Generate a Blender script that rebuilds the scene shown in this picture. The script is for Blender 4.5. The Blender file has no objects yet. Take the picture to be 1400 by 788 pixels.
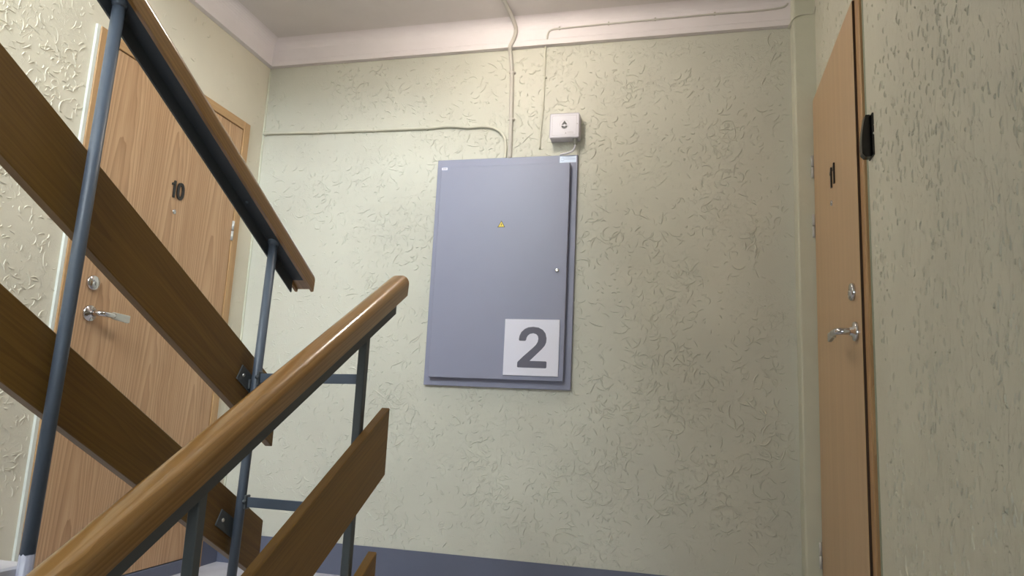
import bpy, bmesh, math, random
from mathutils import Matrix, Vector

random.seed(7)
SC = bpy.context.scene
COL = SC.collection

# ------------------------------------------------------------------ camera
cam_d = bpy.data.cameras.new('camera')
cam = bpy.data.objects.new('camera', cam_d)
COL.objects.link(cam)
cam_d.sensor_width = 36.0
cam_d.lens = 977.58 / 1400 * 36.0
cam_d.clip_start = 0.02
right = Vector((0.97033, 0.23738, 0.0459))
fwd = Vector((-0.24175, 0.95528, 0.17028))
up = Vector((-0.00343, -0.17632, 0.98433))
m = Matrix.Identity(4)
for i in range(3):
    m[i][0] = right[i]; m[i][1] = up[i]; m[i][2] = -fwd[i]
m[2][3] = 0.7482
cam.matrix_world = m
SC.camera = cam

# ------------------------------------------------------------------ world, exposure
w = bpy.data.worlds.new('world'); SC.world = w; w.use_nodes = True
w.node_tree.nodes['Background'].inputs[0].default_value = (0.75, 0.85, 1.0, 1)
w.node_tree.nodes['Background'].inputs[1].default_value = 0.03
SC.view_settings.view_transform = 'Standard'
SC.view_settings.look = 'None'
SC.view_settings.gamma = 1.0
SC.view_settings.use_curve_mapping = False
SC.view_settings.exposure = 0.37

# lamps (their bodies are built further down by make_lamp)
LAMP = (-0.76, 2.36, 2.52, 0.13, 14.0, (1.0, 0.90, 0.78))     # landing lamp on the ceiling: x, y, z, disc size, watts, colour
# fill daylight from two unseen half-landing windows, added behind the camera
FILL_WINDOWS = [  # x0, x1, z0, z1, watts, tilt
    (-1.90, 0.20, 2.80, 4.20, 225.0, 68),
    (-0.65, 0.35, -0.35, 0.95, 13.0, 92),
]
for x0, x1, z0, z1, watts, tilt in FILL_WINDOWS:
    day_d = bpy.data.lights.new('window_fill', 'AREA')
    day_d.shape = 'RECTANGLE'; day_d.size = x1 - x0 - 0.1; day_d.size_y = z1 - z0 - 0.1
    day_d.energy = watts; day_d.color = (0.86, 0.95, 1.0)
    day = bpy.data.objects.new('window_fill', day_d); COL.objects.link(day)
    day.location = ((x0 + x1) / 2, -1.79, (z0 + z1) / 2)
    day.rotation_euler = (math.radians(tilt), 0, 0)

# ------------------------------------------------------------------ dimensions
XL, XR, D, HC = -2.134, 0.50, 3.072, 2.585
Y0 = -1.80                      # far end of the stairwell, behind the camera
BX, BY = 0.42, 2.985            # boxing in the back right corner
YP, XU, XLOW, S = 1.70, -1.122, -0.816, 0.56
RISE, RUN, YEDGE = 0.1483, 0.265, 1.61


# ------------------------------------------------------------------ materials
def srgb(r, g, b):
    def f(c):
        c /= 255.0
        return c / 12.92 if c <= 0.04045 else ((c + 0.055) / 1.055) ** 2.4
    return (f(r), f(g), f(b), 1.0)


class NT:
    def __init__(s, name):
        s.m = bpy.data.materials.new(name); s.m.use_nodes = True
        s.t = s.m.node_tree; s.b = s.t.nodes['Principled BSDF']

    def n(s, typ, **kw):
        nd = s.t.nodes.new(typ)
        for k, v in kw.items():
            setattr(nd, k, v)
        return nd

    def l(s, a, b): s.t.links.new(a, b)

    def val(s, sock, v):
        if hasattr(v, 'is_output'): s.l(v, sock)
        else: sock.default_value = v

    def math(s, op, a, b=0.0, c=0.0, clamp=False):
        nd = s.n('ShaderNodeMath', operation=op, use_clamp=clamp)
        s.val(nd.inputs[0], a); s.val(nd.inputs[1], b); s.val(nd.inputs[2], c)
        return nd.outputs[0]

    def noise(s, vec, scale, detail=2.0, rough=0.5, dist=0.0, color=False):
        nd = s.n('ShaderNodeTexNoise')
        s.l(vec, nd.inputs['Vector'])
        nd.inputs['Scale'].default_value = scale; nd.inputs['Detail'].default_value = detail
        nd.inputs['Roughness'].default_value = rough; nd.inputs['Distortion'].default_value = dist
        return nd.outputs['Color' if color else 'Fac']

    def ramp(s, fac, stops):
        nd = s.n('ShaderNodeValToRGB')
        e = nd.color_ramp.elements
        while len(e) < len(stops): e.new(0.5)
        for i, (p, c) in enumerate(stops):
            e[i].position = p; e[i].color = c
        s.l(fac, nd.inputs[0]); return nd.outputs[0]

    def mapr(s, v, a, b, c=0.0, d=1.0):
        nd = s.n('ShaderNodeMapRange'); nd.clamp = True
        s.val(nd.inputs[0], v)
        for i, x in enumerate((a, b, c, d)): nd.inputs[i + 1].default_value = x
        return nd.outputs[0]

    def mix(s, fac, a, b, mode='MIX'):
        nd = s.n('ShaderNodeMix', data_type='RGBA', blend_type=mode)
        s.val(nd.inputs[0], fac); s.val(nd.inputs[6], a); s.val(nd.inputs[7], b)
        return nd.outputs[2]

    def coord(s, scale=(1, 1, 1), rot=(0, 0, 0), loc=(0, 0, 0)):
        tc = s.n('ShaderNodeTexCoord'); mp = s.n('ShaderNodeMapping')
        mp.inputs['Scale'].default_value = scale; mp.inputs['Rotation'].default_value = rot
        mp.inputs['Location'].default_value = loc
        s.l(tc.outputs['Object'], mp.inputs[0]); return mp.outputs[0]

    def bump(s, h, strength, dist, normal=None):
        nd = s.n('ShaderNodeBump')
        nd.inputs['Strength'].default_value = strength; nd.inputs['Distance'].default_value = dist
        s.l(h, nd.inputs['Height'])
        if normal is not None: s.l(normal, nd.inputs['Normal'])
        return nd.outputs[0]


def plain(name, col, rough=0.5, metal=0.0, var=0.0, bump=0.0, bscale=60.0, coat=0.0):
    t = NT(name)
    t.b.inputs['Roughness'].default_value = rough; t.b.inputs['Metallic'].default_value = metal
    t.b.inputs['Base Color'].default_value = col
    t.b.inputs['Coat Weight'].default_value = coat
    v = t.coord()
    if var:
        f = t.noise(v, 9.0, 4.0)
        dark = tuple(c * (1 - var) for c in col[:3]) + (1,); lite = tuple(min(1, c * (1 + var)) for c in col[:3]) + (1,)
        t.l(t.ramp(f, [(0.3, dark), (0.7, lite)]), t.b.inputs['Base Color'])
    if bump:
        t.l(t.bump(t.noise(v, bscale, 3.0), 0.6, bump), t.b.inputs['Normal'])
    return t.m


def plaster(name, col, stretch=1.0, amount=1.0, patch=(0.42, 0.62), smooth_y=None, seed=0.0, layers=((24.0, 0.022, 1.0), (41.0, 0.030, 0.8), (72.0, 0.045, 0.5))):
    """painted plaster with curled trowel ridges standing proud in patches"""
    t = NT(name)
    t.b.inputs['Roughness'].default_value = 0.48
    t.b.inputs['Specular IOR Level'].default_value = 0.35
    v = t.coord(scale=(1, 1, stretch), loc=(seed, seed * 0.7, seed * 0.3))
    warp = t.noise(v, 9.0, 2.0, color=True)
    va = t.n('ShaderNodeVectorMath', operation='MULTIPLY_ADD')
    t.l(warp, va.inputs[0]); va.inputs[1].default_value = (0.10, 0.10, 0.10); t.l(v, va.inputs[2])
    wv = va.outputs[0]
    h = None
    for sc, wd, am in layers:
        f = t.noise(wv, sc, 1.0, 0.4)
        d = t.math('ABSOLUTE', t.math('SUBTRACT', f, 0.5))
        r = t.mapr(d, wd, 0.0, 0.0, am)
        gate = t.mapr(t.noise(v, sc * 0.9 + 3.1, 1.0), 0.50, 0.58)
        r = t.math('MULTIPLY', r, gate)
        h = r if h is None else t.math('MAXIMUM', h, r)
    pt = t.mapr(t.noise(v, 4.2, 4.0, 0.65), patch[0], patch[1], 0.12, 1.0)
    h = t.math('MULTIPLY', h, pt)
    soft = t.noise(v, 7.0, 3.0)
    fine = t.noise(v, 160.0, 3.0, 0.6)
    gr = t.math('MULTIPLY', fine, t.mapr(pt, 0, 1, 0.12, 0.30))
    tot = t.math('ADD', h, gr)
    if smooth_y is not None:               # this stretch of wall was filled smooth
        sep = t.n('ShaderNodeSeparateXYZ'); tc = t.n('ShaderNodeTexCoord')
        t.l(tc.outputs['Object'], sep.inputs[0])
        tot = t.math('MULTIPLY', tot, t.mapr(sep.outputs[1], smooth_y - 0.05, smooth_y + 0.10, 1.0, 0.10))
    tot = t.math('ADD', tot, t.math('MULTIPLY', soft, 0.35))
    t.l(t.bump(tot, 0.55 * amount, 0.0038), t.b.inputs['Normal'])
    c2 = tuple(c * 0.90 for c in col[:3]) + (1,)
    t.l(t.ramp(t.noise(v, 2.2, 4.0), [(0.35, c2), (0.65, col)]), t.b.inputs['Base Color'])
    return t.m


def wood(name, light, mid, dark, axis='Z', across='Y', slope=0.0, leaf=0.13, arch=1.0, rough=0.35, coat=0.0, grain=1.0, seed=0.0, rings=9.0):
    """veneer or solid oak: cathedral arches, streaks and pores along the length"""
    t = NT(name)
    t.b.inputs['Roughness'].default_value = rough
    t.b.inputs['Coat Weight'].default_value = coat; t.b.inputs['Coat Roughness'].default_value = 0.11
    tc = t.n('ShaderNodeTexCoord'); sep = t.n('ShaderNodeSeparateXYZ'); t.l(tc.outputs['Object'], sep.inputs[0])
    X, Y, Z = sep.outputs
    if slope:                               # length runs along (0, 1, slope)
        k = 1 / math.sqrt(1 + slope * slope)
        al = t.math('MULTIPLY', t.math('MULTIPLY_ADD', Z, slope, Y), k)
        ac = t.math('MULTIPLY', t.math('MULTIPLY_ADD', Y, -slope, Z), k)
        dp = X
    else:
        al, ac, dp = Z, Y, X
    ac = t.math('ADD', ac, seed)
    cx = t.n('ShaderNodeCombineXYZ'); t.l(ac, cx.inputs[0]); t.l(dp, cx.inputs[1]); t.l(t.math('MULTIPLY', al, 0.16), cx.inputs[2])
    v = cx.outputs[0]
    wob = t.noise(v, 11.0, 3.0)
    leafx = t.math('PINGPONG', t.math('ADD', ac, t.math('MULTIPLY', wob, 0.05)), leaf)
    q = t.math('DIVIDE', leafx, leaf)
    ph = t.math('MULTIPLY_ADD', t.math('POWER', q, 1.7), rings, t.math('MULTIPLY', al, 2.6 * arch))
    ph = t.math('ADD', ph, t.math('MULTIPLY', wob, 2.2))
    ring = t.math('FRACT', ph)
    ring = t.math('POWER', ring, 2.2)
    cp = t.n('ShaderNodeCombineXYZ'); t.l(t.math('MULTIPLY', ac, 1.0), cp.inputs[0]); t.l(dp, cp.inputs[1]); t.l(t.math('MULTIPLY', al, 0.022), cp.inputs[2])
    streak = t.noise(cp.outputs[0], 260.0, 2.0, 0.6)
    broad = t.noise(cp.outputs[0], 26.0, 2.0)
    f = t.math('MULTIPLY_ADD', ring, 0.42 * grain, t.math('MULTIPLY', streak, 0.55))
    f = t.math('ADD', f, t.math('MULTIPLY', t.math('SUBTRACT', broad, 0.5), 0.5))
    c = t.ramp(f, [(0.15, light), (0.45, mid), (0.95, dark)])
    t.l(c, t.b.inputs['Base Color'])
    t.l(t.bump(f, 0.12, 0.001), t.b.inputs['Normal'])
    return t.m


M = {}
M['wall_back'] = plaster('plaster_pale_green', srgb(206, 205, 192), 1.0, 1.0)
M['wall_left'] = plaster('plaster_cream', srgb(221, 214, 196), 1.0, 1.0, smooth_y=1.95, seed=3.0)
M['wall_right'] = plaster('plaster_dripped', srgb(217, 215, 198), 0.40, 1.3, patch=(0.32, 0.56), seed=6.0, layers=((34.0, 0.022, 0.9), (55.0, 0.030, 1.0), (90.0, 0.04, 0.5)))
M['wall_plain'] = plain('plaster_smooth', srgb(202, 202, 184), 0.5, var=0.03, bump=0.0015, bscale=40)
M['ceiling'] = plain('ceiling_distemper', srgb(214, 208, 206), 0.85, var=0.025, bump=0.001, bscale=50)
M['cornice'] = plain('cornice_white', srgb(228, 221, 223), 0.6, var=0.02, bump=0.0012, bscale=45)
M['base'] = plain('baseboard_blue_grey', srgb(96, 101, 120), 0.4, var=0.04, bump=0.001)
M['floor'] = plain('floor_paint', srgb(196, 194, 202), 0.35, var=0.10, bump=0.0006, bscale=90)
M['stair_side'] = plain('stair_side_paint', srgb(60, 62, 67), 0.45, var=0.25, bump=0.0015)
M['steel'] = plain('steel_blue_grey_paint', srgb(82, 91, 104), 0.45, var=0.05, bump=0.0004, bscale=70)
M['steel2'] = plain('steel_grey_paint', srgb(82, 87, 90), 0.48, var=0.05, bump=0.0004, bscale=70)
M['angle_u'] = plain('steel_angle_dark_paint', srgb(62, 66, 71), 0.5, var=0.06, bump=0.0004, bscale=70)
M['angle_l'] = plain('steel_angle_grey_paint', srgb(74, 78, 80), 0.5, var=0.06, bump=0.0004, bscale=70)
M['overpaint'] = plain('pale_grey_overpaint', srgb(168, 168, 184), 0.4, var=0.05, bump=0.0008)
M['dark'] = plain('gap_shade_dark', srgb(30, 28, 28), 0.8)  # near-black that puts shade into the door and panel gaps
M['panel'] = plain('panel_powder_coat', srgb(138, 140, 162), 0.38, var=0.012, bump=0.0001, bscale=400)
M['white'] = plain('white_plastic', srgb(214, 211, 220), 0.35)
M['sign'] = plain('sign_white', srgb(226, 225, 240), 0.35)
M['sign_grey'] = plain('sign_grey_ink', srgb(92, 90, 106), 0.4)
M['ink'] = plain('black_ink', srgb(26, 24, 26), 0.4)
M['faint'] = plain('pale_grey_ink', srgb(168, 162, 168), 0.5)
M['yellow'] = plain('warning_yellow', srgb(226, 200, 60), 0.4)
M['sticker'] = plain('pale_blue_sticker', srgb(214, 226, 248), 0.25)
M['sticker_ink'] = plain('blue_grey_ink', srgb(164, 176, 206), 0.4)
M['chrome'] = plain('chrome', srgb(205, 203, 205), 0.12, 1.0)
M['satin'] = plain('satin_steel', srgb(205, 204, 198), 0.32, 0.9)
M['black'] = plain('black_plastic', srgb(14, 14, 15), 0.25)
M['cable'] = plain('cable_painted_cream', srgb(205, 203, 188), 0.5, var=0.04, bump=0.001)
M['cable_w'] = plain('cable_painted_white', srgb(198, 193, 185), 0.55, var=0.04, bump=0.001)
M['cable_dirty'] = plain('cable_grey', srgb(176, 168, 164), 0.6, var=0.10, bump=0.0015)
M['gland'] = plain('grey_plastic', srgb(150, 150, 146), 0.5)
M['putty'] = plain('white_putty', srgb(216, 219, 212), 0.7, var=0.06, bump=0.002)
M['putty_g'] = plain('green_putty', srgb(150, 155, 134), 0.7, var=0.06, bump=0.002)
M['hinge'] = plain('hinge_silver', srgb(200, 200, 198), 0.35, 0.25)
M['gap_shade'] = plain('brown_gap_shade', srgb(62, 42, 24), 0.7)  # dark brown standing for the shaded edge of the right door leaf
M['glass'] = plain('window_glass', (0.9, 0.95, 0.97, 1), 0.03); M['glass'].node_tree.nodes['Principled BSDF'].inputs['Transmission Weight'].default_value = 1.0
M['emit'] = plain('lamp_diffuser', srgb(250, 246, 236), 0.4)
M['oak'] = wood('oak_veneer', srgb(200, 164, 128), srgb(180, 143, 107), srgb(148, 110, 76), leaf=0.145, arch=1.0)
M['oak_plain'] = wood('oak_veneer_plain', srgb(198, 166, 128), srgb(186, 154, 116), srgb(168, 134, 98), leaf=0.06, arch=0.0, grain=0.35, seed=0.4)
M['oak_frame'] = wood('oak_frame', srgb(192, 156, 112), srgb(172, 134, 92), srgb(142, 104, 66), leaf=0.05, arch=0.2, grain=0.5, seed=1.3)
M['plank_u'] = wood('stained_plank_up', srgb(122, 90, 33), srgb(107, 75, 24), srgb(80, 52, 13), slope=-S, leaf=0.075, arch=0.9, rough=0.45, coat=0.08, grain=0.5, seed=0.21, rings=7.0)
M['plank_l'] = wood('stained_plank_down', srgb(134, 99, 40), srgb(120, 86, 32), srgb(98, 67, 23), slope=S, leaf=0.075, arch=0.5, rough=0.45, coat=0.08, grain=0.5, seed=0.5, rings=5.0)
M['rail_u'] = wood('stained_handrail_up', srgb(152, 112, 62), srgb(132, 94, 44), srgb(102, 69, 27), slope=-S, leaf=0.05, arch=0.2, rough=0.28, coat=0.8, grain=0.6, seed=0.7, rings=6.0)
M['rail_l'] = wood('stained_handrail_down', srgb(152, 112, 62), srgb(132, 94, 44), srgb(102, 69, 27), slope=S, leaf=0.05, arch=0.2, rough=0.28, coat=0.8, grain=0.6, seed=0.9, rings=6.0)


# ------------------------------------------------------------------ mesh helpers
def new_bm(): return bmesh.new()


def add_box(bm, x0, x1, y0, y1, z0, z1, bevel=0.0, seg=1):
    vs = [bm.verts.new((x, y, z)) for x in (x0, x1) for y in (y0, y1) for z in (z0, z1)]
    idx = [(0, 1, 3, 2), (4, 6, 7, 5), (0, 4, 5, 1), (2, 3, 7, 6), (0, 2, 6, 4), (1, 5, 7, 3)]
    fs = [bm.faces.new([vs[i] for i in f]) for f in idx]
    if bevel:
        es = list({e for f in fs for e in f.edges})
        bmesh.ops.bevel(bm, geom=es, offset=bevel, segments=seg, affect='EDGES', profile=0.5)


def add_prism(bm, pts, off, bevel=0.0, seg=1):
    """closed polygon (3-D points) extruded by vector off"""
    a = [bm.verts.new(p) for p in pts]; b = [bm.verts.new(Vector(p) + Vector(off)) for p in pts]
    n = len(pts)
    fs = [bm.faces.new(a[::-1]), bm.faces.new(b)]
    for i in range(n): fs.append(bm.faces.new((a[i], a[(i + 1) % n], b[(i + 1) % n], b[i])))
    if bevel:
        es = list({e for f in fs for e in f.edges})
        bmesh.ops.bevel(bm, geom=es, offset=bevel, segments=seg, affect='EDGES', profile=0.5)


def smooth_path(pts, sub=6):
    """Catmull-Rom through the points"""
    P = [Vector(p) for p in pts]
    if len(P) < 3: return P
    Q = [P[0] * 2 - P[1]] + P + [P[-1] * 2 - P[-2]]
    out = []
    for i in range(1, len(Q) - 2):
        a, b, c, e = Q[i - 1], Q[i], Q[i + 1], Q[i + 2]
        for k in range(sub):
            t = k / sub
            out.append(0.5 * ((2 * b) + (c - a) * t + (2 * a - 5 * b + 4 * c - e) * t * t + (3 * b - a - 3 * c + e) * t ** 3))
    out.append(P[-1]); return out


def add_tube(bm, path, r, seg=12, cap=True):
    P = [Vector(p) for p in path]; rings = []
    up0 = Vector((0.13, 0.29, 0.95))
    for i, p in enumerate(P):
        d = (P[min(i + 1, len(P) - 1)] - P[max(i - 1, 0)]).normalized()
        if i == 0:
            u = d.cross(up0)
            if u.length < 0.2: u = d.cross(Vector((1, 0, 0)))
        else:
            u = u - d * u.dot(d)
        u.normalize(); v = d.cross(u)
        rr = r[i] if isinstance(r, (list, tuple)) else r
        rings.append([bm.verts.new(p + (u * math.cos(a) + v * math.sin(a)) * rr) for a in [2 * math.pi * k / seg for k in range(seg)]])
    for a, b in zip(rings, rings[1:]):
        for k in range(seg):
            f = bm.faces.new((a[k], a[(k + 1) % seg], b[(k + 1) % seg], b[k])); f.smooth = True
    if cap:
        bm.faces.new(rings[0][::-1]); bm.faces.new(rings[-1])


def add_lathe(bm, centre, axis, prof, seg=28):
    """profile (radius, height along axis) turned about axis through centre"""
    c = Vector(centre); ax = Vector(axis).normalized()
    u = ax.cross(Vector((0, 0, 1)))
    if u.length < 0.2: u = ax.cross(Vector((0, 1, 0)))
    u.normalize(); v = ax.cross(u); prev = None
    for r, hgt in prof:
        ring = [bm.verts.new(c + ax * hgt + (u * math.cos(2 * math.pi * k / seg) + v * math.sin(2 * math.pi * k / seg)) * max(r, 1e-5)) for k in range(seg)]
        if prev:
            for k in range(seg):
                f = bm.faces.new((prev[k], prev[(k + 1) % seg], ring[(k + 1) % seg], ring[k])); f.smooth = True
        prev = ring
    bm.faces.new(prev)


def obj(name, bm, mat, parent=None, origin=(0, 0, 0), shear=False):
    """link the bmesh (in world coordinates) as one object under parent, whose base is at origin"""
    if shear:                              # right wall leans outward a touch
        for v in bm.verts: v.co.x += (v.co.z - 1.0) * 0.005
    bmesh.ops.recalc_face_normals(bm, faces=bm.faces)
    bmesh.ops.translate(bm, verts=bm.verts, vec=-Vector(origin))
    me = bpy.data.meshes.new(name); bm.to_mesh(me); bm.free()
    me.materials.append(M[mat])
    o = bpy.data.objects.new(name, me); COL.objects.link(o)
    if parent is not None: o.parent = parent
    else: o.location = origin
    return o


def tag(o, label, cat, group=None, kind=None):
    o['label'] = label; o['category'] = cat
    if group: o['group'] = group
    if kind: o['kind'] = kind
    return o


def thing(name, loc, label, cat, group=None, kind=None):
    o = bpy.data.objects.new(name, None); COL.objects.link(o); o.location = loc
    o.empty_display_size = 0.1
    return tag(o, label, cat, group, kind)


def struct(name, bm, mat, shear=False):
    o = obj(name, bm, mat, shear=shear); o['kind'] = 'structure'; return o


def box_obj(name, b, mat, parent=None, origin=(0, 0, 0), bevel=0.0, seg=1):
    bm = new_bm(); add_box(bm, *b, bevel=bevel, seg=seg); return obj(name, bm, mat, parent, origin)


# ------------------------------------------------------------------ the setting
ZB, ZT = -1.70, 4.60
bm = new_bm(); add_box(bm, XL - 0.2, XL, Y0, D + 0.2, ZB, ZT); struct('wall_left', bm, 'wall_left')
bm = new_bm(); add_box(bm, XL, XR + 0.2, D, D + 0.2, ZB, ZT); struct('wall_back', bm, 'wall_back')
bm = new_bm(); add_box(bm, XR, XR + 0.2, Y0, D, ZB, ZT); struct('wall_right', bm, 'wall_right', shear=True)
bm = new_bm()
WA, WB = FILL_WINDOWS[0], FILL_WINDOWS[1]
for x0, x1, z0, z1, za, zb in [WA[:4] + (1.5, ZT), WB[:4] + (ZB, 1.5)]:
    add_box(bm, XL - 0.2, x0, Y0 - 0.2, Y0, za, zb); add_box(bm, x1, XR + 0.2, Y0 - 0.2, Y0, za, zb)
    add_box(bm, x0, x1, Y0 - 0.2, Y0, za, z0); add_box(bm, x0, x1, Y0 - 0.2, Y0, z1, zb)
struct('wall_front', bm, 'wall_plain')
for k, (a0, a1, b0, b1, _w, _t) in enumerate(FILL_WINDOWS):  # unseen windows, added to carry the fill light
    wn = bpy.data.objects.new('window_%d' % (k + 1), None); COL.objects.link(wn); wn.location = (a0, Y0, b0); wn['kind'] = 'structure'
    wo = wn.location.copy(); bm = new_bm(); xm = (a0 + a1) / 2
    for x0, x1, z0, z1 in ((a0, a0 + 0.06, b0, b1), (a1 - 0.06, a1, b0, b1), (xm - 0.03, xm + 0.03, b0 + 0.06, b1 - 0.06),
                           (a0 + 0.06, a1 - 0.06, b0, b0 + 0.06), (a0 + 0.06, a1 - 0.06, b1 - 0.06, b1)):
        add_box(bm, x0, x1, Y0 - 0.12, Y0 - 0.06, z0, z1)
    obj('window_frame', bm, 'cornice', wn, wo)
    for x0, x1 in ((a0 + 0.05, xm - 0.02), (xm + 0.02, a1 - 0.05)):
        bm = new_bm(); add_box(bm, x0, x1, Y0 - 0.094, Y0 - 0.088, b0 + 0.05, b1 - 0.05); obj('pane', bm, 'glass', wn, wo)
bm = new_bm(); add_box(bm, XL, XR + 0.02, YEDGE - 0.03, D, HC, HC + 0.14); struct('ceiling', bm, 'ceiling')
bm = new_bm(); add_box(bm, XL - 0.2, XR + 0.2, Y0, D, ZT, ZT + 0.1); struct('stairwell_ceiling', bm, 'ceiling')
bm = new_bm(); add_box(bm, XL, XR + 0.0, YEDGE, D, -0.16, 0.0); struct('floor', bm, 'floor')
bm = new_bm(); add_box(bm, XLOW - 0.0, XR, Y0, YEDGE - 8 * RUN, -9 * RISE - 0.16, -9 * RISE); struct('half_landing_floor', bm, 'floor')

# upper half-landing and the flight that leaves it, behind and above the camera
bm = new_bm(); add_box(bm, XL, XR, Y0, YEDGE - 8 * RUN, 9 * RISE - 0.16, 9 * RISE)
za, zb = 9 * RISE - 0.18, HC + 0.02
add_prism(bm, [(XLOW - 0.03, YEDGE - 8 * RUN - 0.02, za), (XLOW - 0.03, YEDGE, zb - 0.13), (XLOW - 0.03, YEDGE, zb + 0.14), (XLOW - 0.03, YEDGE - 8 * RUN - 0.02, za + 0.3)], (XR - XLOW + 0.02, 0, 0))
struct('upper_half_landing', bm, 'ceiling')


def cornice(pts2, y0, y1, along):
    """profile (distance from wall, z) swept along the wall"""
    bm = new_bm()
    if along == 'x': A = [(XL + a, D - a, z) for a, z in pts2]; B = [(y1, D - a, z) for a, z in pts2]
    else: A = [(XL + a, D - a, z) for a, z in pts2]; B = [(XL + a, y0, z) for a, z in pts2]
    va = [bm.verts.new(p) for p in A]; vb = [bm.verts.new(p) for p in B]; n = len(A)
    bm.faces.new(va); bm.faces.new(vb[::-1])
    for i in range(n): bm.faces.new((va[i], vb[i], vb[(i + 1) % n], va[(i + 1) % n]))
    return bm


cp = [(0, 2.455), (0.026, 2.455), (0.027, 2.480), (0.020, 2.486), (0.020, 2.535)]
for k in range(1, 8):
    a = k / 7 * math.pi / 2
    cp.append((0.020 + 0.055 * (1 - math.cos(a)), 2.535 + 0.05 * math.sin(a)))
cp.append((0, 2.585))
struct('trim_1', cornice(cp, XL, BX, 'x'), 'cornice')
struct('trim_2', cornice(cp, YEDGE - 0.03, D, 'y'), 'cornice')
# boxing that runs up the back right corner, with a rounded bead down its edge
bm = new_bm()
add_prism(bm, [(BX, D, 0), (BX, BY + 0.008, 0), (BX + 0.002, BY + 0.002, 0), (BX + 0.008, BY, 0), (XR + 0.02, BY, 0), (XR + 0.02, D, 0)], (0, 0, HC))
struct('trim_3', bm, 'wall_plain')
# corner bead of paint between the left and back walls
bm = new_bm(); add_tube(bm, smooth_path([(XL + 0.002 + 0.003 * random.random(), D - 0.002, 0.13 + k * 0.192) for k in range(13)], 2), 0.006, 8)
struct('trim_4', bm, 'wall_plain')
bm = new_bm(); add_box(bm, XL, BX, D - 0.006, D, 0, 0.1325); struct('baseboard_back', bm, 'base')
bm = new_bm(); add_box(bm, XL, XL + 0.006, 2.941, D - 0.006, 0, 0.1325); struct('baseboard_left', bm, 'base')


# ------------------------------------------------------------------ trowel ridges standing proud of the plaster
def ridges(wall, mat, strokes, place):
    """strokes: (u, v, angle, length, bend, width, height) on the wall; place(u, v, h) gives the point"""
    V, F = [], []
    n = 7
    for (u, v, a, L, bend, wd, hg) in strokes:
        base = len(V); px, pv = u, v; aa = a - bend * 0.5
        for i in range(n):
            t = i / (n - 1)
            tp = max(0.06, math.sin(math.pi * (0.04 + 0.92 * t)) ** 0.6)
            nx, nv = -math.sin(aa), math.cos(aa)
            k = wd * tp * 0.5
            for q, hh in ((1.0, -0.0006), (0.55, hg * 0.62 * tp), (0.1, hg * tp), (-0.45, hg * 0.70 * tp), (-1.0, -0.0006)):
                V.append(place(px + nx * k * q, pv + nv * k * q, hh))
            px += math.cos(aa) * L / (n - 1); pv += math.sin(aa) * L / (n - 1); aa += bend / (n - 1)
        for i in range(n - 1):
            b = base + 5 * i
            for j in range(4): F.append((b + j, b + j + 5, b + j + 6, b + j + 1))
    me = bpy.data.meshes.new('plaster_ridges'); me.from_pydata(V, [], F)
    me.polygons.foreach_set('use_smooth', [True] * len(F)); me.materials.append(M[mat])
    o = bpy.data.objects.new('plaster_ridges', me); COL.objects.link(o)
    o.parent = bpy.data.objects[wall]; o['kind'] = 'stuff'


def curls(u0, u1, v0, v1, n_cl, n_uni, keep, size=1.0):
    out = []

    def one(u, v, sc, a=None):
        if keep(u, v):
            out.append((u, v, random.uniform(0, 6.283) if a is None else a, size * random.uniform(0.014, 0.066) * sc, random.choice((-1, 1)) * random.uniform(0.2, 2.6),
                        size * random.uniform(0.0045, 0.0085) * (0.6 + 0.4 * sc), size * random.uniform(0.0024, 0.0046) * (0.5 + 0.5 * sc)))
    for _ in range(n_cl):
        cu, cv = random.uniform(u0, u1), random.uniform(v0, v1); sp = random.uniform(0.025, 0.085)
        star = random.random() < 0.35
        for _ in range(random.randint(6, 20)):
            du, dv_ = random.gauss(0, sp), random.gauss(0, sp)
            one(cu + du, cv + dv_, random.uniform(0.55, 1.2), math.atan2(dv_, du) + random.gauss(0, 0.3) if star else None)
    for _ in range(n_uni):
        one(random.uniform(u0, u1), random.uniform(v0, v1), random.uniform(0.3, 0.8))
    return out


ridges('wall_back', 'wall_back', curls(XL + 0.03, BX - 0.03, 0.15, 2.43, 210, 2600, lambda u, v: 0.14 < v < 2.44 and XL + 0.02 < u < BX - 0.02 and (u > XL + 0.35 or random.random() < 0.5)),
       lambda u, v, h: (u, D - h, v))
ridges('wall_left', 'wall_left', curls(0.9, 1.99, 0.2, 2.6, 150, 1500, lambda u, v: 0.9 < u < 1.975 and v < 2.6, 0.85)
       + curls(2.99, 3.05, 0.2, 2.4, 0, 25, lambda u, v: True) + curls(2.0, 3.0, 2.12, 2.44, 0, 25, lambda u, v: True),
       lambda u, v, h: (XL + h, u, v))
st_ = []
for _ in range(115):
    cu, cv, sp = random.uniform(0.55, 2.10), random.uniform(0.1, 2.7), random.uniform(0.03, 0.10)
    for _ in range(random.randint(10, 26)):
        st_.append((cu + random.gauss(0, sp), cv + random.gauss(0, sp * 1.5)))
st_ += [(random.uniform(0.5, 2.12), random.uniform(0.0, 2.8)) for _ in range(1100)]
st_ += [(random.uniform(2.15, 2.95), random.uniform(2.10, 2.55)) for _ in range(90)]
st_ = [(u, v, random.gauss(-math.pi / 2, 0.32), random.uniform(0.008, 0.031) * (0.75 if u < 1.2 else 1), random.gauss(0, 0.7), random.uniform(0.0026, 0.0052) * (0.75 if u < 1.2 else 1), random.uniform(0.0020, 0.0044))
       for u, v in st_ if (0.4 < u < 2.13 or v > 2.12)]
ridges('wall_right', 'wall_right', st_, lambda u, v, h: (XR + (v - 1.0) * 0.005 - h, u, v))

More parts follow.
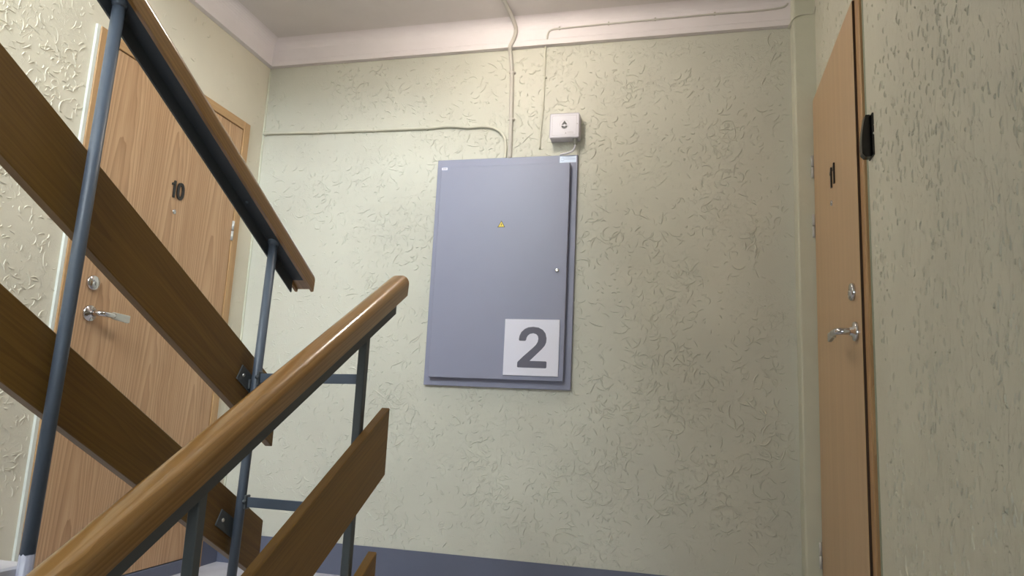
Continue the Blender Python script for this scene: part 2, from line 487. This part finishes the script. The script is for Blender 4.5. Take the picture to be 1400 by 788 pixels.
# ------------------------------------------------------------------ stairs
st = thing('stair_flight', (-1.6, YEDGE, 0), 'concrete stair flight climbing behind the left railing, pale grey treads', 'stairs')
o0 = st.location.copy()
XS = XU - 0.016
for i in range(1, 9):
    yf = YEDGE - RUN * (i - 1)
    bm = new_bm(); add_box(bm, XL + 0.006, XS + 0.008, yf - RUN - 0.02, yf + 0.015, RISE * i - 0.045, RISE * i, bevel=0.004)
    obj('step', bm, 'floor', st, o0)
bm = new_bm()
prof = [(YEDGE, -0.12)]
for i in range(1, 9):
    yf = YEDGE - RUN * (i - 1)
    prof += [(yf, RISE * (i - 1) - (0.045 if i > 1 else 0)), (yf, RISE * i - 0.045)]
ye = YEDGE - 8 * RUN
prof += [(ye, RISE * 8 - 0.045), (ye, RISE * 8 - 0.30)]
pp = []
for q in prof:
    if not pp or (abs(pp[-1][0] - q[0]) + abs(pp[-1][1] - q[1])) > 1e-6: pp.append(q)
add_prism(bm, [(XL + 0.006, y, z) for y, z in pp], (XS - XL - 0.006, 0, 0))
obj('stringer_slab', bm, 'stair_side', st, o0)
st2 = thing('stair_flight', (-0.2, YEDGE, 0), 'concrete stair flight leading down from the landing below the right railing', 'stairs')
o1 = st2.location.copy()
for i in range(1, 9):
    yf = YEDGE - RUN * (i - 1)
    bm = new_bm(); add_box(bm, XLOW - 0.03, XR - 0.012, yf - RUN, yf - 0.0, -RISE * i - 0.16, -RISE * i, bevel=0.004)
    obj('step', bm, 'floor', st2, o1)


# ------------------------------------------------------------------ railings
def sheared(bm, prof, y0, y1, z_at_yp, s):
    """profile (x, dz) plumb-cut prism running along (0, 1, s)"""
    za = z_at_yp + s * (y0 - YP)
    add_prism(bm, [(x, y0, za + dz) for x, dz in prof], (0, y1 - y0, s * (y1 - y0)))


def wood_profile(xc):
    r = [(xc - 0.031, -0.007), (xc - 0.0225, -0.008), (xc - 0.0215, 0.0005), (xc + 0.0215, 0.0005), (xc + 0.0225, -0.008), (xc + 0.031, -0.007)]
    arc = []
    for k in range(9):
        a = k / 8 * math.pi / 2
        arc.append((xc + 0.009 + 0.024 * math.cos(a), 0.026 + 0.026 * math.sin(a)))
    r += arc + [(2 * xc - x, z) for x, z in arc[::-1]]
    return r


def railing(label, xr, s, hl, y_end_w, y_end_s, y_start, side, planks, posts, plank_mat, rail_mat, steel, square):
    """side = -1: angle's leg and planks on the -x side of the posts; +1: on the +x side"""
    t = thing('stair_railing', (xr, YP, 0), label, 'railing')
    o = t.location.copy()
    bm = new_bm(); sheared(bm, wood_profile(xr), y_start, y_end_w, hl, s)
    hr = obj('handrail', bm, rail_mat, t, o)
    for f in hr.data.polygons: f.use_smooth = abs(f.normal.y) < 0.5 and len(f.vertices) == 4
    hr.data.set_sharp_from_angle(angle=math.radians(40))
    bm = new_bm()
    a, b = xr + side * 0.020, xr + side * 0.0155
    prof = [(a, 0.0), (a, -0.040), (b, -0.040), (b, -0.0045), (xr - side * 0.020, -0.0045), (xr - side * 0.020, 0.0)]
    sheared(bm, prof, y_start, y_end_s, hl, s)
    sa = obj('steel_angle', bm, 'angle_l' if square else 'angle_u', t, o)
    for y in (1.08, 1.60):
        bm = new_bm(); add_lathe(bm, (xr + side * 0.002, y - 0.02, hl + s * (y - 0.02 - YP) - 0.0045), (0, s, -1), [(0.004, -0.001), (0.004, 0.001), (0.0025, 0.0025), (0, 0.0027)], 12)
        obj('screw', bm, steel, sa, o)
    for y, zb, lean in posts:
        zt = hl + s * (y - YP) - 0.004
        bm = new_bm()
        if square: add_box(bm, xr - 0.0108, xr + 0.0108, y - 0.0108, y + 0.0108, zb, zt, bevel=0.002)
        else:
            add_tube(bm, [(xr, y + lean, zb), (xr, y - lean * 0.7, zt)], 0.0122, 20)
        p = obj('post', bm, steel, t, o)
        if not square: y -= lean * 0.7
        bm = new_bm()                       # weld collar under the angle
        add_tube(bm, [(xr, y, zt - 0.017), (xr, y, zt - 0.009), (xr, y, zt)], [0.013, 0.0155, 0.016] if not square else [0.0140, 0.0150, 0.0155], 14)
        obj('weld', bm, steel, p, o)
    for (zt_, zb_, sp, ye_) in planks:
        bm = new_bm(); x0, x1 = xr + side * 0.018, xr + side * 0.042
        zz = zt_ + sp * (y_start - YP)
        zz2 = zb_ + sp * (y_start - YP)
        add_prism(bm, [(x0, y_start, zz2), (x1, y_start, zz2), (x1, y_start, zz), (x0, y_start, zz)], (0, ye_ - y_start, sp * (ye_ - y_start)), bevel=0.0018)
        obj('plank', bm, plank_mat, t, o)
    return t, o


ru, ou = railing('left wooden handrail and planks on steel posts, sloping down in front of door 10', XU, -S, 1.1925,
                 1.900, 1.857, -0.55, -1,
                 [(0.868, 0.700, -0.562, 1.842), (0.4985, 0.350, -0.572, 1.834)],
                 [(YP, 0.0, -0.024), (1.084, 0.30, -0.012), (0.47, 0.66, 0)], 'plank_u', 'rail_u', 'steel', False)
rl, ol = railing('right wooden handrail rising towards the landing, nearest the camera, with planks below it', XLOW, S, 0.9625,
                 1.889, 1.842, -0.55, 1,
                 [(0.690, 0.516, 0.548, 1.797), (0.334, 0.160, 0.56, 1.782)],
                 [(YP, 0.0, 0), (1.106, -2 * RISE, 0), (0.50, -5 * RISE, 0)], 'plank_l', 'rail_l', 'steel2', True)

# pale overpaint on the foot of the near left post
bm = new_bm()
add_tube(bm, [(XU, 1.072, 0.300), (XU, 1.0745, 0.462)], 0.0127, 22)
for v in bm.verts:
    if v.co.z > 0.45: v.co.z += random.uniform(-0.003, 0.005)
o = obj('post_foot', bm, 'overpaint', ru, ou); o['label'] = 'pale grey overpainted foot of the post'

# bracket plates with screws, welded to the left railing's far post
k = 1 / math.sqrt(1 + S * S)
dv, nv = Vector((0, k, -S * k)), Vector((0, S * k, k))
for c in (Vector((0, 1.688, 0.797)), Vector((0, 1.668, 0.434))):
    bm = new_bm(); xf = XU - 0.018
    q = [c + dv * a + nv * b for a, b in ((-0.045, -0.021), (0.045, -0.021), (0.045, 0.021), (-0.045, 0.021))]
    add_prism(bm, [(xf, p.y, p.z) for p in q], (0.004, 0, 0), bevel=0.0008)
    add_box(bm, xf + 0.003, XU - 0.008, YP - 0.012, YP + 0.004, c.z - 0.022, c.z + 0.004, bevel=0.003, seg=2)
    br = obj('bracket', bm, 'steel2', ru, ou)
    for a in (-0.026, 0.034):
        p = c + dv * a; bm = new_bm()
        add_lathe(bm, (xf + 0.004, p.y, p.z), (1, 0, 0), [(0.005, 0), (0.0048, 0.0015), (0.003, 0.003), (0.0, 0.0033)], 14)
        obj('screw', bm, 'satin', br, ou)
# flat tie bars across the stairwell gap between the two far posts
for z0, z1 in ((0.805, 0.812), (0.487, 0.487)):
    bm = new_bm()
    add_prism(bm, [(XU + 0.010, YP - 0.004, z0 - 0.0125), (XU + 0.010, YP + 0.002, z0 - 0.0125), (XU + 0.010, YP + 0.002, z0 + 0.0125), (XU + 0.010, YP - 0.004, z0 + 0.0125)],
              (XLOW - XU - 0.020, 0, z1 - z0), bevel=0.0006)
    tb = obj('tie_bar', bm, 'steel', ru, ou)
    bm = new_bm()
    add_box(bm, XU + 0.009, XU + 0.016, YP - 0.012, YP + 0.010, z0 - 0.018, z0 + 0.018, bevel=0.002)
    add_lathe(bm, (XU + 0.012, YP - 0.011, z0 + 0.002), (0, -1, 0), [(0.005, 0), (0.005, 0.004), (0.0, 0.006)], 12)
    obj('bolt', bm, 'steel2', tb, ou)


# ------------------------------------------------------------------ doors
ONE = [(0.0, 0.80), (0.0, 0.70), (0.18, 0.76), (0.26, 0.86), (0.30, 1.0), (0.62, 1.0), (0.62, 0.0), (0.30, 0.0), (0.30, 0.74), (0.16, 0.68)]
ONE = [(0.06, 0.82), (0.06, 0.68), (0.20, 0.70), (0.34, 0.76), (0.34, 0.0), (0.66, 0.0), (0.66, 1.0), (0.40, 1.0), (0.34, 0.91), (0.22, 0.84)]


def add_digit(bm, ch, place, hgt, depth):
    """digit polygon; place(u, v) gives the wall point, depth the outward vector"""
    if ch == '1':
        add_prism(bm, [place((u - 0.33) * hgt * 0.5, v * hgt) for u, v in ONE], depth)
    else:
        n = 32; out = []; inn = []
        for i in range(n):
            a = 2 * math.pi * i / n; e = 0.82
            c, s_ = math.cos(a), math.sin(a)
            cc, ss = math.copysign(abs(c) ** e, c), math.copysign(abs(s_) ** e, s_)
            out.append(place(0.30 * hgt * cc, (0.5 + 0.52 * ss) * hgt)); inn.append(place(0.115 * hgt * cc, (0.5 + 0.345 * ss) * hgt))
        rings = []
        for ring, dd in ((out, 0), (out, 1), (inn, 1), (inn, 0)):
            rings.append([bm.verts.new(Vector(p) + Vector(depth) * dd) for p in ring])
        for i in range(4):
            A, B = rings[i], rings[(i + 1) % 4]
            for j in range(n): bm.faces.new((A[j], A[(j + 1) % n], B[(j + 1) % n], B[j]))


def door_handle(par, o, x, sx, y, z, dy):
    """lever handle: rose, neck, lever pointing along dy; sx = outward direction in x"""
    bm = new_bm()
    add_lathe(bm, (x, y, z), (sx, 0, 0), [(0.0295, 0), (0.030, 0.006), (0.0275, 0.010), (0.014, 0.0115), (0.012, 0.02)], 32)
    h = obj('door_handle', bm, 'chrome', par, o)
    bm = new_bm()
    P = [(x + sx * 0.018, y, z), (x + sx * 0.040, y, z), (x + sx * 0.050, y + dy * 0.005, z), (x + sx * 0.054, y + dy * 0.018, z), (x + sx * 0.054, y + dy * 0.062, z + 0.0)]
    add_tube(bm, smooth_path(P, 5), 0.0105, 16)
    obj('lever', bm, 'chrome', h, o)
    bm = new_bm(); xa, xb = x + sx * 0.047, x + sx * 0.058
    pts = [(y + dy * 0.054, z - 0.0125), (y + dy * 0.100, z - 0.0135), (y + dy * 0.128, z - 0.020), (y + dy * 0.138, z - 0.017), (y + dy * 0.138, z + 0.010), (y + dy * 0.054, z + 0.0125)]
    add_prism(bm, [(xa, a, b) for a, b in pts], (xb - xa, 0, 0), bevel=0.003, seg=2)
    q = obj('grip', bm, 'satin', h, o); q['label'] = 'pale satin end of the lever'
    return h


def door_lock(par, o, x, sx, y, z):
    bm = new_bm()
    add_lathe(bm, (x, y, z), (sx, 0, 0), [(0.027, 0), (0.0275, 0.007), (0.025, 0.011), (0.0, 0.012)], 32)
    L = obj('lock', bm, 'chrome', par, o)
    bm = new_bm()
    add_prism(bm, [(x + sx * 0.0115, y + 0.0085 * math.cos(a), z - 0.004 + (0.0085 * math.sin(a) - (0.008 if math.sin(a) < -0.3 else 0))) for a in [2 * math.pi * k / 20 for k in range(20)]], (sx * 0.004, 0, 0))
    obj('lock_cylinder', bm, 'satin', L, o)
    bm = new_bm(); add_box(bm, min(x + sx * 0.0150, x + sx * 0.0160), max(x + sx * 0.0150, x + sx * 0.0160), y - 0.001, y + 0.001, z - 0.010, z + 0.001)
    obj('keyway', bm, 'ink', L, o)


def peephole(par, o, x, sx, y, z):
    bm = new_bm(); add_lathe(bm, (x, y, z), (sx, 0, 0), [(0.010, 0), (0.010, 0.003), (0.0065, 0.0045), (0.0045, 0.002), (0.0, 0.0025)], 20)
    obj('peephole', bm, 'chrome', par, o)


def hinge(par, o, x, sx, y, z, hh=0.094):
    bm = new_bm()
    for a, b in ((-0.5, -0.02), (0.02, 0.5)):
        add_tube(bm, [(x + sx * 0.004, y, z + a * hh), (x + sx * 0.004, y, z + b * hh)], 0.0058, 12)
    obj('hinge', bm, 'hinge', par, o)


# left door, number 10
d1 = thing('door_1', (XL, 2.49, 0), 'oak veneer flat door with black number 10 and chrome lever, in the left wall', 'door', kind='structure')
o = d1.location.copy()
FY0, FY1, FT = 2.001, 2.940, 2.088
LY0, LY1, LB, LT = 2.058, 2.890, 0.058, 2.043
xa = XL + 0.016
fr = box_obj('door_frame', (XL - 0.05, xa, FY0, LY0 - 0.010, 0, FT), 'oak_frame', d1, o, bevel=0.002)
box_obj('door_frame', (XL - 0.05, xa, LY1 + 0.004, FY1, 0.0, FT), 'oak_frame', d1, o, bevel=0.002)
# the head's grain runs sideways
t_ = wood('oak_frame_head', srgb(192, 156, 112), srgb(172, 134, 92), srgb(142, 104, 66), leaf=0.05, arch=0.2, grain=0.5, slope=0.0001, seed=2.1)
M['oak_head'] = t_
box_obj('door_frame', (XL - 0.05, xa, LY0 - 0.010, LY1 + 0.004, LT + 0.004, FT), 'oak_head', d1, o, bevel=0.002)
box_obj('frame_rebate', (XL - 0.05, XL - 0.032, LY0 - 0.010, LY1 + 0.004, 0.056, LT + 0.004), 'dark', d1, o)  # backing coloured near-black as the shade in the gap round the leaf
box_obj('door_leaf', (XL - 0.03, XL + 0.012, LY0, LY1, LB, LT), 'oak', d1, o, bevel=0.0015)
box_obj('threshold', (XL - 0.05, XL + 0.014, LY0 - 0.010, LY1 + 0.004, 0, 0.054), 'base', d1, o, bevel=0.002)
bm = new_bm()
add_box(bm, XL - 0.02, XL + 0.011, FY0 - 0.014, FY0 - 0.0003, 0.155, FT + 0.002)
q = obj('filler_strip', bm, 'putty', d1, o); q['label'] = 'white filler line along the frame'
xf = XL + 0.012
door_handle(d1, o, xf, 1, 2.135, 1.030, 1)
door_lock(d1, o, xf, 1, 2.130, 1.142)
peephole(d1, o, xf, 1, 2.496, 1.516)
for hz in (1.785, 1.537, 0.27): hinge(d1, o, xf, 1, LY1 + 0.002, hz)
for ch, yc in (('1', 2.472), ('0', 2.516)):
    bm = new_bm(); add_digit(bm, ch, lambda u, v, yc=yc: (xf, yc + u, 1.575 + v), 0.0725, (0.005, 0, 0))
    obj('digit', bm, 'ink', d1, o)

# right door, number 11 (seen very obliquely)
XF = 0.482
d2 = thing('door_2', (XF, 2.62, 0), 'plain oak door with black number 11 and chrome lever, seen edge-on in the right wall', 'door', kind='structure')
o = d2.location.copy()
RY0, RY1, RT = 2.238, 2.975, 2.066
box_obj('door_leaf', (XF, XF + 0.040, RY0, RY1, 0.04, RT), 'oak_plain', d2, o, bevel=0.0015)
box_obj('door_frame', (XF + 0.008, XF + 0.05, 2.188, RY0 - 0.0015, 0.0, RT + 0.05), 'oak_frame', d2, o, bevel=0.003)
box_obj('door_frame', (XF + 0.006, XF + 0.05, RY1 + 0.0005, BY - 0.001, 0.0, RT + 0.012), 'oak_frame', d2, o)
box_obj('door_frame', (XF + 0.006, XF + 0.05, RY0, RY1, RT + 0.0005, RT + 0.012), 'oak_head', d2, o)
bm = new_bm(); add_box(bm, XF + 0.017, XF + 0.03, 2.171, 2.1875, 0.0, RT + 0.05)
box_obj('leaf_edge_shade', (XF + 0.0015, XF + 0.02, RY0 - 0.0012, RY0 - 0.0001, 0.04, RT), 'gap_shade', d2, o)  # added strip, coloured as the leaf edge in shade
q = obj('filler_strip', bm, 'putty_g', d2, o); q['label'] = 'grey green filler line along the frame'
door_handle(d2, o, XF, -1, 2.300, 1.030, 1)
door_lock(d2, o, XF, -1, 2.325, 1.154)
peephole(d2, o, XF, -1, 2.628, 1.525)
for hz in (1.783, 1.535, 0.275): hinge(d2, o, XF - 0.001, -1, RY1 + 0.001, hz)
for yc in (2.622, 2.572):
    bm = new_bm(); add_digit(bm, '1', lambda u, v, yc=yc: (XF, yc - u, 1.578 + v), 0.0735, (-0.005, 0, 0))
    obj('digit', bm, 'ink', d2, o)
d2.rotation_euler.y = 0.0050; d2.location.x = XF - 0.005

# ------------------------------------------------------------------ electrical panel
P0x, P1x, P0z, P1z = -1.163, -0.495, 0.849, 1.907
ep = thing('electrical_panel', (-0.829, D, 0.849), 'grey steel distribution panel hung on the back wall between the two doors', 'electrical panel')
o = ep.location.copy()
box_obj('back_frame', (P0x, P1x, D - 0.018, D + 0.002, P0z, P1z), 'panel', ep, o, bevel=0.002, seg=2)
box_obj('gap_shade', (-1.128, -0.531, D - 0.026, D - 0.0175, 0.890, 1.854), 'dark', ep, o)  # inset block coloured near-black as the shade between door and frame
dr = box_obj('panel_door', (-1.134, -0.524, D - 0.046, D - 0.025, 0.884, 1.861), 'panel', ep, o, bevel=0.0025, seg=2)
yf = D - 0.046
bm = new_bm(); add_lathe(bm, (-0.566, yf, 1.367), (0, -1, 0), [(0.0095, 0), (0.0095, 0.004), (0.007, 0.007), (0.004, 0.0075), (0.0, 0.006)], 20)
obj('panel_lock', bm, 'chrome', dr, o)


def tri(cx, cz, r, y):
    return [(cx + r * math.sin(a), y, cz + r * math.cos(a)) for a in (0, 2.0944, 4.18879)]


bm = new_bm(); add_prism(bm, tri(-0.829, 1.5765, 0.0205, yf), (0, -0.0008, 0)); ws = obj('warning_triangle', bm, 'ink', dr, o)
bm = new_bm(); add_prism(bm, tri(-0.829, 1.5765, 0.0160, yf - 0.0008), (0, -0.0004, 0)); obj('yellow_field', bm, 'yellow', dr, o)
bm = new_bm()
add_prism(bm, [(-0.829 + a * 0.001, yf - 0.0012, 1.5765 + b * 0.001) for a, b in ((1, 9), (-3.2, 0.5), (-0.2, 0.5), (-1.6, -6), (3.2, 2.4), (0.6, 2.4), (2.6, 9))], (0, -0.0003, 0))
obj('lightning_bolt', bm, 'ink', dr, o)
bm = new_bm(); add_box(bm, -1.131, -1.103, yf - 0.0008, yf, 1.847, 1.859); sl = obj('label_sticker', bm, 'sign', dr, o)
bm = new_bm()
for a in range(3): add_box(bm, -1.126 + a * 0.0065, -1.121 + a * 0.0065, yf - 0.0011, yf - 0.0008, 1.8505, 1.8555)
obj('label_print', bm, 'faint', dr, o)
yp = D - 0.018
bm = new_bm(); add_box(bm, -0.577, -0.501, yp - 0.0008, yp, 1.871, 1.902); ms = obj('maker_sticker', bm, 'sticker', ep, o); ms['label'] = 'pale blue sticker in the top right corner of the frame'
bm = new_bm()
n = 20
for i in range(n):
    a, b = 2 * math.pi * i / n, 2 * math.pi * (i + 1) / n
    if i in (8, 9, 10): continue
    add_prism(bm, [(-0.564 + r * math.cos(c), yp - 0.0008, 1.887 + r * math.sin(c)) for r, c in ((0.008, a), (0.0062, a), (0.0062, b), (0.008, b))], (0, -0.0003, 0))
for i in range(9): add_box(bm, -0.553 + i * 0.0055, -0.5495 + i * 0.0055, yp - 0.0011, yp - 0.0008, 1.8855, 1.8895)
obj('sticker_print', bm, 'sticker_ink', ms, o)

# floor number sign fixed on the panel's door
sg = thing('number_sign', (-0.666, yf, 0.903), 'square white sign with a large grey number 2 on the panel door', 'sign')
o = sg.location.copy()
box_obj('sign_plate', (-0.788, -0.545, yf - 0.006, yf, 0.903, 1.148), 'sign', sg, o, bevel=0.0006)
TWO = [(263, 300), (268, 265), (285, 230), (315, 202), (350, 187), (393, 183), (440, 190), (478, 210), (502, 242), (511, 285), (508, 320), (495, 350), (470, 380), (430, 418),
       (360, 485), (505, 488), (512, 494), (510, 540), (504, 548), (255, 543), (248, 536), (250, 500), (258, 488), (300, 448), (380, 378), (415, 345), (432, 318), (438, 290), (434, 265),
       (418, 248), (392, 240), (362, 246), (342, 262), (332, 282), (328, 300), (320, 308), (270, 307)]
bm = new_bm(); pts = []
for px, py in TWO:
    v = (py - 112) / 504.0; left = 138 - 20 * v; u = (px - left) / (490 + 4 * v)
    v = (py - 112 - 8 * u) / 500.0
    pts.append((-0.788 + 0.243 * u, yf - 0.006, 1.148 - 0.245 * v))
add_prism(bm, pts, (0, -0.0008, 0)); obj('numeral', bm, 'sign_grey', sg, o)

# ------------------------------------------------------------------ white box above the panel
jb = thing('junction_box', (-0.555, D, 1.976), 'small white plastic box with a black drop emblem, above the panel corner', 'junction box')
o = jb.location.copy()
J0, J1, K0, K1 = -0.6225, -0.4870, 1.976, 2.0935
yb = D - 0.055
box_obj('case', (J0, J1, D - 0.050, D + 0.004, K0, K1), 'white', jb, o, bevel=0.006, seg=3)
box_obj('lid', (J0, J1, yb, D - 0.0485, K0, K1), 'white', jb, o, bevel=0.0055, seg=3)
bm = new_bm()                                   # fine frame line moulded into the lid
for b in ((J0 + 0.012, J1 - 0.012, K1 - 0.0125, K1 - 0.0115), (J0 + 0.012, J0 + 0.013, K0 + 0.012, K1 - 0.012), (J1 - 0.013, J1 - 0.012, K0 + 0.012, K1 - 0.012), (J0 + 0.012, J1 - 0.012, K0 + 0.012, K0 + 0.013)):
    add_box(bm, b[0], b[1], yb - 0.0004, yb + 0.0004, b[2], b[3])
obj('lid_line', bm, 'faint', jb, o)
ex, ez = -0.5545, 2.0345
bm = new_bm()
n = 40
for i in range(n):
    a, b = 2 * math.pi * i / n, 2 * math.pi * (i + 1) / n
    add_prism(bm, [(ex + r * math.cos(c), yb, ez + 0.005 + r * math.sin(c)) for r, c in ((0.0215, a), (0.0207, a), (0.0207, b), (0.0215, b))], (0, -0.0004, 0))
obj('emblem_ring', bm, 'faint', jb, o)
bm = new_bm()
K = 1.2
def em(pts): add_prism(bm, [(ex + x * K, yb, ez + 0.002 + z * K) for x, z in pts], (0, -0.0005, 0))
em([(-0.0112, 0.0012), (-0.0036, 0.0012), (-0.0026, 0.0030), (0, 0.0040), (0.0026, 0.0030), (0.0036, 0.0012), (0.0112, 0.0012), (0, 0.0175)])
em([(0.0118 * math.cos(a), -0.0025 + 0.0118 * math.sin(a)) for a in [math.pi + math.pi * i / 16 for i in range(17)]] + [(0.0040, -0.0025), (0.0028, -0.0052), (0, -0.0062), (-0.0028, -0.0052), (-0.0040, -0.0025)])
obj('drop_emblem', bm, 'ink', jb, o)
bm = new_bm()
add_prism(bm, [(ex + 0.003, yb, 1.9945), (ex + 0.0075, yb, 2.0035), (ex + 0.0115, yb, 1.9945)], (0, -0.0004, 0))
for zz in (2.0025, 1.9965):
    for i in range(7): add_box(bm, ex + 0.0145 + i * 0.004, ex + 0.0172 + i * 0.004, yb - 0.0004, yb, zz - 0.001, zz + 0.001)
obj('small_print', bm, 'faint', jb, o)
bm = new_bm(); add_lathe(bm, (J1 - 0.009, yb, ez + 0.006), (0, -1, 0), [(0.0022, 0), (0.002, 0.0008), (0, 0.0009)], 10)
obj('indicator', bm, 'faint', jb, o)
gx, gy = -0.5065, D - 0.036
bm = new_bm(); add_lathe(bm, (gx, gy, 1.979), (0, 0, -1), [(0.0105, 0), (0.0105, 0.012), (0.0090, 0.013), (0.0085, 0.030), (0.005, 0.032)], 12)
obj('cable_gland', bm, 'gland', jb, o)
bm = new_bm()
add_tube(bm, smooth_path([(gx, gy, 1.950), (gx, gy, 1.938), (gx - 0.010, gy, 1.919), (gx - 0.035, gy + 0.004, 1.9105), (gx - 0.060, gy + 0.014, 1.9105), (gx - 0.070, gy + 0.024, 1.909), (gx - 0.074, gy + 0.034, 1.905)], 6), 0.0042, 10)
obj('cable', bm, 'white', jb, o)


# ------------------------------------------------------------------ cables and conduit
def wall_cable(name, label, cat, path, r, mat, clips=(), clip_axis='z', clip_mat=None, sub=6):
    t = thing(name, path[0], label, cat); o = t.location.copy()
    bm = new_bm(); add_tube(bm, smooth_path(path, sub), r, 12); obj('cable', bm, mat, t, o)
    for (x, y, z) in clips:
        bm = new_bm()
        if clip_axis == 'x':
            add_box(bm, x - 0.004, x + 0.004, y - r * 0.4, y + r + 0.004, z - r * 1.45, z + r * 1.35, bevel=0.002, seg=2)
            add_lathe(bm, (x, y, z + r * 1.3), (0, -1, 0), [(0.004, -0.004), (0.004, 0.004), (0, 0.006)], 10)
        else:
            add_box(bm, x - r * 1.25, x + r * 1.25, y - r * 0.9, y + r + 0.003, z - 0.005, z + 0.005, bevel=0.002, seg=2)
            add_lathe(bm, (x + r * 1.45, y + r * 0.3, z), (0, -1, 0), [(0.005, -0.004), (0.005, 0.004), (0, 0.006)], 10)
        obj('clip', bm, clip_mat or mat, t, o)
    return t


cw = D - 0.009
wall_cable('conduit', 'thick painted cable dropping from ceiling down to the panel top', 'cable',
           [(-0.8215, 2.70, HC - 0.008), (-0.8205, 2.859, HC - 0.009), (-0.817, 2.944, HC - 0.009), (-0.812, 3.005, HC - 0.022), (-0.809, 3.036, 2.545), (-0.812, 3.042, 2.515), (-0.824, 3.040, 2.478), (-0.833, 3.036, 2.452), (-0.834, 3.052, 2.425),
            (-0.829, cw, 2.38), (-0.825, cw, 2.326), (-0.821, cw, 2.2), (-0.818, cw, 2.105), (-0.816, cw, 2.0), (-0.8155, cw, 1.903)],
           0.0095, 'cable_w', [(-0.825, cw, 2.333), (-0.818, cw, 2.098)], 'z')
hp = [(-2.128, 2.094), (-2.05, 2.094), (-1.817, 2.0865), (-1.60, 2.083), (-1.518, 2.081), (-1.235, 2.078), (-1.138, 2.081), (-1.08, 2.0765), (-1.027, 2.0695), (-0.97, 2.071), (-0.937, 2.069), (-0.900, 2.060), (-0.868, 2.040), (-0.848, 2.012), (-0.838, 1.967), (-0.8385, 1.903)]
wall_cable('conduit', 'cream painted cable running along back wall from left corner to the panel', 'cable',
           [(x, D - 0.0075, z) for x, z in hp], 0.0068, 'cable', [(-2.115, D - 0.0075, 2.094), (-1.817, D - 0.0075, 2.0865), (-1.518, D - 0.0075, 2.081), (-1.235, D - 0.0075, 2.078)], 'x')
wall_cable('cable', 'thin cream cable hanging from the cornice, ending left of the white box', 'cable',
           [(x, D - 0.005, z) for x, z in [(-0.668, 2.456), (-0.668, 2.44), (-0.667, 2.277), (-0.668, 2.139), (-0.675, 2.031), (-0.6755, 1.946)]], 0.0048, 'cable', [(-0.667, D - 0.005, 2.300)], 'z')
cy = D - 0.0235
wall_cable('cable', 'thin white cable clipped along the cornice, bending down at its left end', 'cable',
           [(x, cy, z) for x, z in [(-0.657, 2.480), (-0.6555, 2.505), (-0.648, 2.523), (-0.628, 2.531), (-0.599, 2.532), (-0.37, 2.535), (-0.158, 2.536), (0.102, 2.538), (0.266, 2.5355), (0.372, 2.540), (0.405, 2.552), (0.414, 2.580)]],
           0.0042, 'cable_w', [(-0.599, cy, 2.532), (-0.37, cy, 2.535), (-0.158, cy, 2.536), (0.102, cy, 2.538)], 'x')
wall_cable('cable', 'short thin cable crossing the corner boxing from the cornice end', 'cable',
           [(0.411, D - 0.012, 2.448), (0.412, D - 0.055, 2.442), (0.421, BY - 0.0015, 2.446), (0.4375, BY - 0.003, 2.4585), (0.4666, BY - 0.003, 2.4625), (0.4985, BY - 0.003, 2.4627), (0.5035, BY - 0.012, 2.472), (0.505, BY - 0.02, 2.485)], 0.003, 'cable', sub=4)

# ------------------------------------------------------------------ black doorbell on the right wall
bx = 0.5025
db = thing('doorbell', (bx, 2.14, 1.505), 'black wedge-shaped plastic doorbell housing on the wall beside the right door', 'doorbell')
o = db.location.copy()
box_obj('back_plate', (bx - 0.004, bx + 0.003, 2.094, 2.150, 1.507, 1.632), 'black', db, o, bevel=0.001)
side = [(bx - 0.004, 1.634), (bx - 0.016, 1.634)]
for i in range(9):
    tt = i / 8
    side.append((bx - 0.018 - 0.011 * math.sin(tt * math.pi * 0.62), 1.630 - tt * 0.112))
side += [(bx - 0.020, 1.508), (bx - 0.004, 1.508)]
bm = new_bm(); add_prism(bm, [(x, 2.112, z) for x, z in side], (0, 0.030, 0), bevel=0.0012)
obj('housing', bm, 'black', db, o)


# ------------------------------------------------------------------ lamps
def make_lamp(label, x, y, z, size, watts, col, ztop):
    t = thing('ceiling_lamp', (x, y, ztop), label, 'lamp'); o = t.location.copy()
    r = size / 2 + 0.006
    bm = new_bm(); add_lathe(bm, (x, y, ztop), (0, 0, -1), [(r * 1.05, 0), (r * 1.05, 0.010), (r * 0.8, 0.014)], 32)
    obj('lamp_base', bm, 'white', t, o)
    bm = new_bm(); add_lathe(bm, (x, y, z), (0, 0, -1), [(r * 0.72, -0.05)] + [(r * math.cos(a), r * math.sin(a)) for a in [math.pi / 2 * k / 10 - 0.6 * (1 - k / 10) for k in range(11)]], 32)
    obj('globe', bm, 'emit', t, o)          # the lit milk-glass globe gives off the lamp's light itself
    e = M['emit'].node_tree.nodes['Principled BSDF']
    e.inputs['Emission Color'].default_value = col + (1,)
    e.inputs['Emission Strength'].default_value = watts / (4 * math.pi ** 2 * r * r)


make_lamp('round white ceiling lamp above the landing', *LAMP, HC)
